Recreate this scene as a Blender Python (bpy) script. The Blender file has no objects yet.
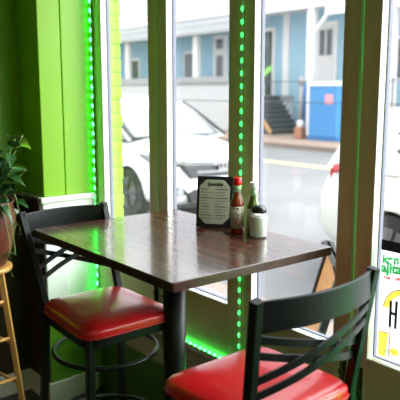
import bpy, bmesh, math, random
from mathutils import Vector, Matrix
S = bpy.context.scene
COL = S.collection
PI = math.pi
rnd = random.Random(7)

# ------------------------------------------------------------------ materials
def mat(name, col, rough=.5, metal=0., spec=.5, emit=None, es=0., noise=None, bump=None, coat=0., trans=0.):
    m = bpy.data.materials.new(name); m.use_nodes = True
    nt = m.node_tree; b = nt.nodes['Principled BSDF']
    b.inputs['Base Color'].default_value = (*col, 1)
    b.inputs['Roughness'].default_value = rough
    b.inputs['Metallic'].default_value = metal
    b.inputs['Specular IOR Level'].default_value = spec
    b.inputs['Coat Weight'].default_value = coat
    b.inputs['Coat Roughness'].default_value = .12
    b.inputs['Transmission Weight'].default_value = trans
    if emit:
        b.inputs['Emission Color'].default_value = (*emit, 1)
        b.inputs['Emission Strength'].default_value = es
    if noise or bump:
        tc = nt.nodes.new('ShaderNodeTexCoord')
    if noise:                       # (scale, second colour, stretch)
        sc, c2, st = noise
        mp = nt.nodes.new('ShaderNodeMapping'); mp.inputs['Scale'].default_value = st
        n = nt.nodes.new('ShaderNodeTexNoise'); n.inputs['Scale'].default_value = sc
        n.inputs['Detail'].default_value = 6
        r = nt.nodes.new('ShaderNodeValToRGB')
        r.color_ramp.elements[0].position = .35; r.color_ramp.elements[1].position = .65
        r.color_ramp.elements[0].color = (*col, 1); r.color_ramp.elements[1].color = (*c2, 1)
        nt.links.new(tc.outputs['Object'], mp.inputs['Vector'])
        nt.links.new(mp.outputs['Vector'], n.inputs['Vector'])
        nt.links.new(n.outputs['Fac'], r.inputs['Fac'])
        nt.links.new(r.outputs['Color'], b.inputs['Base Color'])
    if bump:                        # (scale, strength)
        n2 = nt.nodes.new('ShaderNodeTexNoise'); n2.inputs['Scale'].default_value = bump[0]
        n2.inputs['Detail'].default_value = 5
        bp = nt.nodes.new('ShaderNodeBump'); bp.inputs['Strength'].default_value = bump[1]
        bp.inputs['Distance'].default_value = .01
        nt.links.new(tc.outputs['Object'], n2.inputs['Vector'])
        nt.links.new(n2.outputs['Fac'], bp.inputs['Height'])
        nt.links.new(bp.outputs['Normal'], b.inputs['Normal'])
    return m

def brickmat(name, c1, c2, mortar, sc, w=.5, h=.25, ms=.02, vertical=True, bumpd=.01, axis='YZ', rough=.6):
    m = mat(name, c1, rough); nt = m.node_tree; b = nt.nodes['Principled BSDF']
    tc = nt.nodes.new('ShaderNodeTexCoord')
    sp = nt.nodes.new('ShaderNodeSeparateXYZ'); cb = nt.nodes.new('ShaderNodeCombineXYZ')
    nt.links.new(tc.outputs['Object'], sp.inputs[0])
    nt.links.new(sp.outputs[axis[0]], cb.inputs['X']); nt.links.new(sp.outputs[axis[1]], cb.inputs['Y'])
    br = nt.nodes.new('ShaderNodeTexBrick')
    br.inputs['Color1'].default_value = (*c1, 1); br.inputs['Color2'].default_value = (*c2, 1)
    br.inputs['Mortar'].default_value = (*mortar, 1); br.inputs['Scale'].default_value = sc
    br.inputs['Brick Width'].default_value = w; br.inputs['Row Height'].default_value = h
    br.inputs['Mortar Size'].default_value = ms
    nt.links.new(cb.outputs[0], br.inputs['Vector'])
    nt.links.new(br.outputs['Color'], b.inputs['Base Color'])
    bp = nt.nodes.new('ShaderNodeBump'); bp.invert = True
    bp.inputs['Distance'].default_value = bumpd; bp.inputs['Strength'].default_value = .6
    nt.links.new(br.outputs['Fac'], bp.inputs['Height']); nt.links.new(bp.outputs['Normal'], b.inputs['Normal'])
    return m

def glassmat(name, tint=(1, 1, 1), f=1.0):
    m = bpy.data.materials.new(name); m.use_nodes = True
    nt = m.node_tree; nt.nodes.clear()
    o = nt.nodes.new('ShaderNodeOutputMaterial'); mx = nt.nodes.new('ShaderNodeMixShader')
    t = nt.nodes.new('ShaderNodeBsdfTransparent'); g = nt.nodes.new('ShaderNodeBsdfGlossy')
    t.inputs[0].default_value = (*tint, 1); g.inputs['Roughness'].default_value = .02
    fr = nt.nodes.new('ShaderNodeLayerWeight'); fr.inputs[0].default_value = .5
    pw_ = nt.nodes.new('ShaderNodeMath'); pw_.operation = 'POWER'; pw_.inputs[1].default_value = 5
    nt.links.new(fr.outputs['Facing'], pw_.inputs[0])
    ml = nt.nodes.new('ShaderNodeMath'); ml.operation = 'MULTIPLY_ADD'; ml.inputs[1].default_value = .9*f; ml.inputs[2].default_value = .025*f
    nt.links.new(pw_.outputs[0], ml.inputs[0]); nt.links.new(ml.outputs[0], mx.inputs[0])
    nt.links.new(t.outputs[0], mx.inputs[1]); nt.links.new(g.outputs[0], mx.inputs[2])
    nt.links.new(mx.outputs[0], o.inputs[0])
    return m

def papermat(name, col, rough=.5):
    m = mat(name, col, rough); nt = m.node_tree; b = nt.nodes['Principled BSDF']
    o = [n for n in nt.nodes if n.type == 'OUTPUT_MATERIAL'][0]
    tl = nt.nodes.new('ShaderNodeBsdfTranslucent'); tl.inputs[0].default_value = (*col, 1)
    mx = nt.nodes.new('ShaderNodeMixShader'); mx.inputs[0].default_value = .85
    nt.links.new(b.outputs[0], mx.inputs[1]); nt.links.new(tl.outputs[0], mx.inputs[2]); nt.links.new(mx.outputs[0], o.inputs[0])
    return m

M = {}
M['green'] = mat('green_wall_paint', (.20, .44, .004), .42, bump=(60, .05))
M['green_dark'] = mat('deep_green_wall_paint', (.055, .15, .012), .5, noise=(3, (.04, .11, .012), (1, 1, 4)), bump=(30, .1))
M['cream'] = mat('off_white_trim_paint', (.78, .78, .72), .4)
M['panelcream'] = mat('pale_lower_wall_paint', (.80, .84, .76), .5)
M['frame'] = mat('beige_window_frame_paint', (.76, .62, .42), .45, noise=(8, (.70, .57, .38), (1, 1, .3)))
M['espresso'] = mat('dark_brown_panel_paint', (.045, .028, .018), .45)
M['mint'] = mat('mint_green_gap_glow', (.45, .95, .55), .35)  # colour of the green-lit gap between window leaves
M['kick'] = mat('taupe_kick_panel', (.45, .38, .30), .6)
M['floor'] = brickmat('dark_floor_tile', (.05, .045, .04), (.06, .05, .045), (.03, .03, .03), 1, .4, .4, .008, axis='XY', rough=.3)
M['ceil'] = mat('ceiling_paint', (.35, .33, .28), .8)
M['black_metal'] = mat('black_powder_coat', (.007, .008, .008), .40, spec=.3)
M['red_vinyl'] = mat('red_vinyl', (.72, .012, .018), .30, coat=.5, bump=(90, .05))
M['red_piping'] = mat('red_vinyl_piping', (.5, .012, .012), .4)
M['glass'] = glassmat('window_glass')
M['brass'] = mat('dark_bolt_metal', (.08, .07, .05), .4, .8)
M['gasket'] = mat('rubber_gasket', (.16, .17, .22), .6)
M['strip'] = mat('led_strip_tape', (.75, .8, .75), .5)
M['led'] = mat('green_led', (.1, .9, .3), .4, emit=(.03, 1, .10), es=15)

M['led_bright'] = mat('bright_green_led', (.1, .9, .3), .4, emit=(.02, 1, .12), es=55)
M['led_soft'] = mat('soft_green_led', (.1, .9, .3), .4, emit=(.03, 1, .10), es=3)
# table wood: boards of dark stained laminate along X
def tablewood():
    m = mat('dark_walnut_table_laminate', (.12, .04, .03), .24, coat=1)
    m.node_tree.nodes['Principled BSDF'].inputs['Coat IOR'].default_value = 1.5
    nt = m.node_tree; b = nt.nodes['Principled BSDF']
    tc = nt.nodes.new('ShaderNodeTexCoord')
    mp = nt.nodes.new('ShaderNodeMapping'); mp.inputs['Scale'].default_value = (1.2, 14, 1)
    n = nt.nodes.new('ShaderNodeTexNoise'); n.inputs['Scale'].default_value = 3; n.inputs['Detail'].default_value = 8
    r = nt.nodes.new('ShaderNodeValToRGB')
    r.color_ramp.elements[0].position = .3; r.color_ramp.elements[1].position = .7
    r.color_ramp.elements[0].color = (.045, .011, .009, 1); r.color_ramp.elements[1].color = (.13, .034, .026, 1)
    br = nt.nodes.new('ShaderNodeTexBrick'); br.inputs['Scale'].default_value = 1
    br.inputs['Brick Width'].default_value = 3; br.inputs['Row Height'].default_value = .083
    br.inputs['Mortar Size'].default_value = .0012
    br.inputs['Color1'].default_value = (1, 1, 1, 1); br.inputs['Color2'].default_value = (.72, .72, .72, 1)
    br.inputs['Mortar'].default_value = (.35, .35, .35, 1)
    mx = nt.nodes.new('ShaderNodeMix'); mx.data_type = 'RGBA'; mx.blend_type = 'MULTIPLY'; mx.inputs[0].default_value = 1
    nt.links.new(tc.outputs['Object'], mp.inputs[0]); nt.links.new(mp.outputs[0], n.inputs['Vector'])
    nt.links.new(tc.outputs['Object'], br.inputs['Vector'])
    nt.links.new(n.outputs['Fac'], r.inputs[0]); nt.links.new(r.outputs[0], mx.inputs[6]); nt.links.new(br.outputs[0], mx.inputs[7])
    nt.links.new(mx.outputs[2], b.inputs['Base Color'])
    rr = nt.nodes.new('ShaderNodeMapRange'); rr.inputs[3].default_value = .20; rr.inputs[4].default_value = .34
    nt.links.new(n.outputs['Fac'], rr.inputs[0]); nt.links.new(rr.outputs[0], b.inputs['Roughness'])
    return m
M['table'] = tablewood()
M['table_edge'] = mat('walnut_edge_band', (.045, .016, .010), .35, noise=(20, (.075, .028, .017), (.3, 3, 3)))
M['pine'] = mat('golden_pine', (.62, .34, .10), .4, noise=(5, (.50, .25, .06), (8, 8, .6)))
M['terracotta'] = mat('burgundy_glazed_pot', (.13, .012, .010), .45, noise=(9, (.06, .05, .01), (1, 1, 1)))
M['soil'] = mat('potting_soil', (.03, .02, .015), .9)
M['leaf'] = mat('glossy_dark_leaf', (.012, .045, .012), .28, noise=(14, (.025, .09, .02), (1, 1, 1)))
M['leaf2'] = mat('young_lime_leaf', (.20, .45, .03), .35)
M['stem'] = mat('plant_stem', (.30, .38, .10), .5)
M['paper'] = mat('aged_cream_paper', (.62, .63, .50), .6)
M['ink'] = mat('black_ink', (.02, .02, .02), .6)
M['black_plastic'] = mat('black_leatherette', (.012, .014, .016), .35)
M['sauce_red'] = mat('red_hot_sauce', (.28, .03, .012), .12, coat=.6)
M['sauce_green'] = mat('green_hot_sauce', (.09, .16, .02), .12, coat=.6)
M['cap_red'] = mat('red_plastic_cap', (.75, .01, .01), .3)
M['cap_white'] = mat('white_plastic_cap', (.82, .86, .80), .35)
M['neck_green'] = mat('pale_green_neck_band', (.45, .70, .42), .4)
M['label'] = mat('cream_paper_label', (.60, .55, .42), .6)
M['salt'] = mat('white_salt', (.80, .80, .74), .8)
M['shaker_glass'] = glassmat('shaker_glass', (.97, .98, .97), 1.2)
M['chrome'] = mat('chrome', (.7, .7, .72), .12, 1)
M['darkcap'] = mat('dark_shaker_cap', (.06, .06, .06), .25, .9)
# outside
M['walk'] = mat('concrete_sidewalk', (.21, .19, .185), .85, noise=(2, (.245, .22, .215), (1, 1, 1)))
M['farwalk'] = mat('tan_concrete', (.34, .25, .19), .85)
M['asphalt'] = mat('pale_asphalt', (.145, .145, .15), .85, noise=(.8, (.17, .17, .17), (1, 1, 1)))
M['kerb'] = mat('kerb_concrete', (.26, .20, .17), .85)
M['yellowline'] = mat('road_line_yellow', (.75, .55, .25), .7)
M['brick'] = brickmat('lime_painted_brick', (.22, .46, .022), (.21, .44, .022), (.20, .43, .02), 1, .2, .067, .005)
M['carwhite'] = mat('white_car_paint', (.86, .87, .88), .25, coat=.7)
M['carsilver'] = mat('silver_white_car_paint', (.70, .71, .69), .28, coat=.7)
M['tire'] = mat('tyre_rubber', (.02, .02, .02), .7)
M['rim'] = mat('alloy_rim', (.16, .165, .17), .3, .8)
M['carglass'] = mat('tinted_car_glass', (.06, .07, .08), .06, coat=1)
M['windscreen'] = mat('windscreen_glass', (.16, .18, .20), .12, coat=.3)
M['blacktrim'] = mat('black_car_trim', (.02, .02, .022), .4)
M['grille'] = mat('dark_grille', (.05, .05, .055), .4)
M['lampglass'] = mat('headlight_lens', (.30, .32, .33), .1, coat=1)
M['tail'] = mat('red_tail_lens', (.55, .02, .03), .15, coat=1)
M['sidingblue'] = brickmat('pale_blue_siding', (.36, .56, .69), (.365, .565, .695), (.30, .50, .62), 1, 30, .14, .01, axis='XZ')
M['sidingwhite'] = brickmat('white_siding', (.60, .61, .63), (.60, .61, .63), (.48, .49, .52), 1, 30, .16, .01, axis='XZ')
M['wood_white'] = mat('white_house_trim', (.84, .82, .82), .6)
M['gutter'] = mat('grey_porch_roof', (.36, .37, .38), .6)
M['stepgrey'] = mat('grey_painted_steps', (.07, .075, .085), .7)
M['doordark'] = mat('dark_green_door', (.05, .09, .08), .5)
M['doorwhite'] = mat('white_door', (.70, .68, .68), .5)
M['winglass'] = mat('dark_house_glass', (.10, .11, .13), .12)
M['pottyblue'] = mat('blue_plastic', (.07, .28, .60), .45)
M['postblue'] = mat('dark_blue_post', (.05, .18, .42), .5)
M['pink'] = mat('pink_sign', (.85, .35, .42), .5)
M['galv'] = mat('galvanised_pipe', (.35, .33, .33), .5, .3)
M['orangepaint'] = mat('orange_base_paint', (.42, .20, .13), .6)
M['plank'] = mat('raw_timber', (.55, .32, .15), .7)
M['ply'] = mat('orange_plywood', (.60, .27, .07), .5, noise=(6, (.50, .20, .05), (1, 1, 4)))
M['grass'] = mat('green_shrub_leaf', (.06, .22, .03), .5)
M['cable'] = mat('grey_fence_cable', (.10, .11, .12), .5)
M['awning'] = mat('grey_awning', (.30, .31, .30), .6)
M['poster'] = papermat('poster_white', (.86, .85, .86), .5)
M['posterblack'] = papermat('poster_black', (.04, .04, .045), .5)
M['postergreen'] = papermat('poster_green', (.25, .85, .42), .5)
M['postermint'] = papermat('poster_mint', (.8, 1, .86), .5)
M['posterred'] = papermat('poster_red', (1, .12, .10), .5)
M['posteryellow'] = papermat('poster_yellow', (1, .82, .28), .5)
M['posterorange'] = papermat('poster_orange', (.80, .42, .08), .5)

# ------------------------------------------------------------------ helpers
def tag(o, label=None, cat=None, group=None, kind=None):
    if label: o['label'] = label
    if cat: o['category'] = cat
    if group: o['group'] = group
    if kind: o['kind'] = kind
    return o

def empty(name, loc=(0, 0, 0), rz=0, label=None, cat=None, group=None, kind=None):
    o = bpy.data.objects.new(name, None); o.empty_display_size = .1
    COL.objects.link(o); o.location = loc; o.rotation_euler.z = rz
    return tag(o, label, cat, group, kind)

class MB:
    def __init__(s): s.bm = bmesh.new(); s.mi = 0
    def _fin(s, geom_faces, mi, smooth):
        for f in geom_faces: f.material_index = mi; f.smooth = smooth
    def box(s, x0, x1, y0, y1, z0, z1, mi=0, mtx=None):
        c = [(x, y, z) for z in (z0, z1) for y in (y0, y1) for x in (x0, x1)]
        v = [s.bm.verts.new(mtx @ Vector(p) if mtx else p) for p in c]
        fs = [(0, 2, 3, 1), (4, 5, 7, 6), (0, 1, 5, 4), (2, 6, 7, 3), (0, 4, 6, 2), (1, 3, 7, 5)]
        s._fin([s.bm.faces.new([v[i] for i in f]) for f in fs], mi, False); return s
    def prism(s, pts, a0, a1, axis='Z', mi=0, mtx=None, smooth=False):
        # outline pts (2D) extruded along axis from a0 to a1
        def P(p, a):
            q = {'Z': (p[0], p[1], a), 'Y': (p[0], a, p[1]), 'X': (a, p[0], p[1])}[axis]
            return mtx @ Vector(q) if mtx else q
        lo = [s.bm.verts.new(P(p, a0)) for p in pts]; hi = [s.bm.verts.new(P(p, a1)) for p in pts]
        n = len(pts); fs = [s.bm.faces.new(lo[::-1]), s.bm.faces.new(hi)]
        s._fin(fs, mi, False)
        s._fin([s.bm.faces.new((lo[i], lo[(i+1) % n], hi[(i+1) % n], hi[i])) for i in range(n)], mi, smooth)
        return s
    def lathe(s, prof, c=(0, 0, 0), n=28, mi=0, smooth=True, cap=True):
        rings = []
        for r, z in prof:
            rings.append([s.bm.verts.new((c[0]+r*math.cos(2*PI*i/n), c[1]+r*math.sin(2*PI*i/n), c[2]+z)) for i in range(n)])
        for a, b in zip(rings, rings[1:]):
            s._fin([s.bm.faces.new((a[i], a[(i+1) % n], b[(i+1) % n], b[i])) for i in range(n)], mi, smooth)
        if cap:
            s._fin([s.bm.faces.new(rings[0][::-1]), s.bm.faces.new(rings[-1])], mi, False)
        return s
    def sweep(s, pts, prof, closed=False, up=(0, 0, 1), mi=0, smooth=True, scale=None):
        # sweep a 2D profile (u along side, v along up) along a path
        pts = [Vector(p) for p in pts]; n = len(pts); rings = []
        up = Vector(up)
        for i, p in enumerate(pts):
            if closed: t = pts[(i+1) % n]-pts[i-1]
            else: t = pts[min(i+1, n-1)]-pts[max(i-1, 0)]
            t.normalize()
            side = t.cross(up)
            if side.length < 1e-4: side = t.cross(Vector((1, 0, 0)))
            side.normalize(); v = side.cross(t).normalized()
            k = scale[i] if scale else 1
            rings.append([s.bm.verts.new(p+side*a*k+v*b*k) for a, b in prof])
        m = len(prof)
        rng = range(n if closed else n-1)
        for i in rng:
            a, b = rings[i], rings[(i+1) % n]
            s._fin([s.bm.faces.new((a[j], a[(j+1) % m], b[(j+1) % m], b[j])) for j in range(m)], mi, smooth)
        if not closed:
            s._fin([s.bm.faces.new(rings[0][::-1]), s.bm.faces.new(rings[-1])], mi, False)
        return s
    def tube(s, pts, r, n=12, closed=False, mi=0, up=(0, 0, 1), scale=None):
        return s.sweep(pts, [(r*math.cos(2*PI*i/n), r*math.sin(2*PI*i/n)) for i in range(n)], closed, up, mi, True, scale)
    def bar(s, pts, w, h, closed=False, mi=0, up=(0, 0, 1)):
        return s.sweep(pts, [(-w/2, -h/2), (w/2, -h/2), (w/2, h/2), (-w/2, h/2)], closed, up, mi, False)
    def mesh(s, name):
        bmesh.ops.recalc_face_normals(s.bm, faces=s.bm.faces)
        me = bpy.data.meshes.new(name); s.bm.to_mesh(me); s.bm.free(); return me
    def build(s, name, mats, parent=None, bevel=0, loc=None, sub=0, seg=2, **tg):
        me = s.mesh(name)
        for m in (mats if isinstance(mats, (list, tuple)) else [mats]): me.materials.append(m)
        o = bpy.data.objects.new(name, me); COL.objects.link(o)
        if parent: o.parent = parent
        if loc: o.location = loc
        if bevel:
            b = o.modifiers.new('bevel', 'BEVEL'); b.width = bevel; b.segments = seg; b.limit_method = 'ANGLE'
        if sub:
            u = o.modifiers.new('sub', 'SUBSURF'); u.levels = sub; u.render_levels = sub
        return tag(o, **tg)

def copy_tree(o, parent=None):
    c = o.copy(); COL.objects.link(c); c.parent = parent
    for ch in list(o.children): copy_tree(ch, c)
    return c

def text_obj(name, body, size, m, mtx, parent, depth=.0006, align='LEFT', shear=0., bold=0., sx=1.):
    cu = bpy.data.curves.new(name, 'FONT'); cu.body = body; cu.size = size; cu.align_x = align
    cu.extrude = depth; cu.shear = shear; cu.offset = bold
    t = bpy.data.objects.new(name, cu); COL.objects.link(t)
    bpy.context.view_layer.update()
    me = bpy.data.meshes.new_from_object(t.evaluated_get(bpy.context.evaluated_depsgraph_get()))
    bpy.data.objects.remove(t)
    me.transform(mtx @ Matrix.Diagonal((sx, 1, 1, 1))); me.materials.clear(); me.materials.append(m)
    o = bpy.data.objects.new(name, me); COL.objects.link(o); o.parent = parent
    return o

def rrect(hx, hy, r, n=5):
    pts = []
    for cx, cy, a0 in ((hx-r, hy-r, 0), (-hx+r, hy-r, 90), (-hx+r, -hy+r, 180), (hx-r, -hy+r, 270)):
        for i in range(n+1):
            a = math.radians(a0+90*i/n); pts.append((cx+r*math.cos(a), cy+r*math.sin(a)))
    return pts

# ------------------------------------------------------------------ room
YW = 1.62           # inner face of the folding windows
XE = -2.86          # face of the end pilaster
XR, YB, CZ = 3.2, -3.6, 3.0
def st(name, mb, mats, **k): return mb.build(name, mats, kind='structure', **k)
st('floor', MB().box(-3.3, XR, YB-.1, 1.86, -.14, 0), M['floor'])
st('ceiling', MB().box(-3.3, XR+.1, YB-.1, 1.86, CZ, CZ+.1), M['ceil'])
st('wall_back', MB().box(-3.3, XR+.1, YB-.1, YB, 0, CZ), mat('warm_brown_wall_paint', (.42, .33, .22), .6))
wr = MB(); wr.box(XR, XR+.1, YB, 1.80, 0, CZ)
st('wall_right', wr, M['green'])
# end wall: deep part in the alcove and the pilaster that steps out towards the window
st('wall_left', MB().box(-3.22, -3.10, YB, 1.33, 1.065, CZ), M['green'])
st('wall_left', MB().box(-3.22, -3.10, YB, 1.33, 0, .99), M['espresso'])
pl = MB()
pl.box(-3.22, XE, 1.33, 1.444, 1.065, CZ).box(-3.22, XE-.008, 1.452, 1.664, 1.065, CZ).box(-3.22, XE-.06, 1.444, 1.452, 1.065, CZ)
st('wall_left', pl, M['green'], bevel=.004)
pw = MB()
pw.box(-3.22, XE, 1.33, 1.446, .50, .99).box(-3.22, XE-.014, 1.446, 1.664, .50, .99)
st('wall_left', pw, M['panelcream'], bevel=.004)
pg = MB(); pg.box(-3.22, XE, 1.33, 1.446, 0, .50).box(-3.22, XE-.014, 1.446, 1.86, 0, .50)
st('wall_left', pg, mat('mid_green_lower_paint', (.13, .34, .02), .4), bevel=.004)
tr = MB()
tr.box(XE-.36, XE+.010, 1.318, 1.60, .99, 1.040).box(XE-.36, XE+.022, 1.306, 1.60, 1.040, 1.065)
st('trim_1', tr, M['cream'], bevel=.004)
st('wall_left', MB().box(-3.10, XE-.002, 1.3235, 1.3298, .115, .99), M['espresso'])
st('trim_4', MB().box(-3.10, XE+.004, 1.300, 1.3175, .992, 1.038).box(-3.10, XE+.004, 1.296, 1.3055, 1.04, 1.063), M['espresso'], bevel=.002)
tr2 = MB(); tr2.prism([(-3.10, .99), (-3.085, .99), (-3.07, 1.03), (-3.07, 1.05), (-3.085, 1.065), (-3.10, 1.065)], YB, 1.315, 'Y')
st('trim_2', tr2, M['espresso'])
bb = MB(); bb.box(XE-.36, XE+.014, 1.316, 1.446, 0, .115).box(XE-.014, XE, 1.446, 1.60, 0, .115)
st('baseboard_left', bb, M['cream'], bevel=.004)
bb2 = MB(); bb2.box(-3.10, -3.086, YB, 1.316, 0, .115)
st('baseboard_left', bb2, M['cream'], bevel=.004)
# low wall under the windows
lw = MB()
lw.box(XE-.01, XR, YW+.005, 1.80, 0, .315)
st('wall_front', lw, M['green_dark'], bevel=.004)
kp = MB(); kp.box(XE-.01, XR, YW+.02, 1.80, .315, .478)
st('wall_front', kp, M['kick'])
sl = MB(); sl.box(XE-.01, XR, YW-.012, 1.86, .478, .500)
st('trim_3', sl, M['cream'], bevel=.003)
tp = MB(); tp.box(-3.22, XR, YW, 1.86, 2.62, CZ).box(-2.846+6*.534, XR, YW, 1.86, .5, 2.62)
st('wall_front', tp, M['green'])

# folding glass leaves
LW, ST, BR, TRZ = .534, .066, .215, 2.60
def leaf(k, x0, bolt_side):
    root = empty('window_%d' % k, (x0, YW, .50), kind='structure')
    f = MB(); D = .045; g = .002
    f.box(g, ST, 0, D, .004, TRZ-.5); f.box(LW-ST, LW-g, 0, D, .004, TRZ-.5)
    f.box(ST, LW-ST, 0, D, .004, BR+.018); f.box(ST, LW-ST, 0, D, TRZ-.5-.10, TRZ-.5)
    f.build('window_frame', M['frame'], root, bevel=.002)
    # glazing stops outside the pane
    s = MB(); z0, z1 = BR+.018, TRZ-.6
    s.box(ST, ST+.003, -.0005, .040, z0, z1); s.box(LW-ST-.003, LW-ST, -.0005, .040, z0, z1)
    s.box(ST+.003, LW-ST-.003, .001, D+.008, z0, z0+.004); s.box(ST+.003, LW-ST-.003, .012, D+.008, z1-.004, z1)
    s.build('glazing_stop', M['cream'], root)
    q = MB()
    q.box(ST+.003, ST+.006, .03, D+.002, z0+.006, z1-.006); q.box(ST+.006, LW-ST-.006, .03, D+.002, z0+.004, z0+.007)
    q.build('gasket', M['gasket'], root)
    if k in (2, 4):  # thin mint strips: green light in the leaf gaps, put into colour
        ws_ = MB(); a_ = .0052 if k == 4 else .0016
        ws_.box(-a_, a_, -.004, .002, .006, TRZ-.5); ws_.build('gap_glow_strip', M['mint'], root)
    MB().box(ST+.0045, LW-ST-.0032, .034, .038, z0+.006, z1-.005).build('pane', M['glass'], root)
    xb = LW-.022 if bolt_side else .045
    b = MB(); b.box(xb-.011, xb+.011, -.006, 0, .05, .20); b.tube([(xb, -.011, .01), (xb, -.011, .205)], .005, 8)
    b.box(xb-.008, xb+.008, -.017, 0, .075, .087).box(xb-.008, xb+.008, -.017, 0, .16, .172)
    b.box(xb-.005, xb+.016, -.024, -.010, .115, .127)
    b.build('bolt', M['brass'], root)
    return root
for k in range(6):
    leaf(k+1, -2.848+k*LW, k % 2 == 0 if k < 2 else k in (1, 2, 5))
# frame jamb against the end wall
st('trim_5', MB().box(XE-.014, -2.849, YW+.004, 1.664, .5, 2.62), M['frame'])
# painted brick reveal outside at the end of the shopfront
bp = MB(); z = -.15; i = 0
while z < 2.9:
    off = .006*((i*7) % 3-1)
    bp.box(-3.22, -2.785, 1.672, 1.730+(.003 if i % 2 else .0)+off*.2, z+.005, z+.062); bp.box(-3.22, -2.787, 1.672, 1.727, z, z+.067)
    z += .067; i += 1
st('wall_brick', bp, M['brick'], bevel=.002)

# ------------------------------------------------------------------ led strips
def led_strip(loc, axis, length, step, label, nrm, lm='led'):
    root = empty('led_strip_light', loc, 0, label, 'string light', 'green led strips around the shopfront windows')
    t = MB(); w = .005
    n = Vector(nrm)
    if axis == 'Z':
        a, b = (w, .001) if abs(n.y) > .5 else (.001, w)
        t.box(-a, a, -b, b, 0, length)
    else:
        t.box(0, length, -w, w, -.001, .001)
    t.build('strip_tape', M['strip'], root)
    g = None; N = int(length/step)
    for i in range(N):
        p = n*.0035+(Vector((0, 0, (i+.5)*step)) if axis == 'Z' else Vector(((i+.5)*step, 0, 0)))
        if g is None:
            bl = bmesh.new(); bmesh.ops.create_uvsphere(bl, u_segments=8, v_segments=6, radius=1)
            sc = Matrix.Diagonal((.0045 if axis == 'Z' else .009, .0045, .009 if axis == 'Z' else .0035, 1))
            bmesh.ops.transform(bl, matrix=sc, verts=bl.verts)
            for f in bl.faces: f.smooth = True
            me = bpy.data.meshes.new('diode'); bl.to_mesh(me); bl.free(); me.materials.append(M[lm])
            g = bpy.data.objects.new('diode', me); COL.objects.link(g); g.parent = root; g.location = p
        else:
            c = g.copy(); COL.objects.link(c); c.parent = root; c.location = p
    return root
led_strip((-2.853, 1.605, .52), 'Z', 2.05, .0455, 'vertical green led strip in the corner beside the lime end wall', (.3, -1, 0))
led_strip((-1.773, 1.617, .52), 'Z', 2.05, .0455, 'vertical green led strip on the window post behind the condiment bottles', (0, -1, 0), 'led_soft')
led_strip((-2.83, 1.612, .502), 'X', 2.1, .032, 'green led strip lying along the white sill under the windows', (0, 0, 1))
led_strip((-.712, 1.617, .502), 'Z', 2.05, .0455, 'vertical green led strip on the window post outside the right of the view', (0, -1, 0), 'led_bright')

# ------------------------------------------------------------------ table
TX0, TX1, TY0, TY1, TZ = -2.179, -1.322, .965, 1.610, 1.075
tcx, tcy = (TX0+TX1)/2, (TY0+TY1)/2
tb = empty('pub_table', (tcx, tcy, 0), 0, 'dark walnut bar-height table with black column leg standing against the window', 'table')
hx, hy = (TX1-TX0)/2, (TY1-TY0)/2
t = MB(); t.prism(rrect(hx, hy, .008), TZ-.028, TZ, 'Z', 0)
o = t.build('tabletop', [M['table'], M['table_edge']], tb, bevel=.0025)
for p in o.data.polygons:
    if abs(p.normal.z) < .5: p.material_index = 1
MB().tube([(0, 0, .02), (0, 0, TZ-.05)], .040, 28).build('table_column', M['black_metal'], tb)
sp = MB(); sp.lathe([(.05, TZ-.075), (.05, TZ-.05)], n=24)
for a in (0, PI/2): sp.box(-.26, .26, -.022, .022, TZ-.05, TZ-.0285, mtx=Matrix.Rotation(a, 4, 'Z'))
sp.build('support_bracket', M['black_metal'], tb, bevel=.003)
bs = MB(); bs.lathe([(.06, .05), (.05, .10), (.045, .12)], n=24)
for a in range(4):
    bs.prism([(0, .055), (.05, .055), (.28, .028), (.28, .004), (.26, .0005), (0, .02)], -.032, .032, 'Y', mtx=Matrix.Rotation(a*PI/2+PI/4, 4, 'Z'))
bs.build('table_base', M['black_metal'], tb, bevel=.004)

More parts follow.
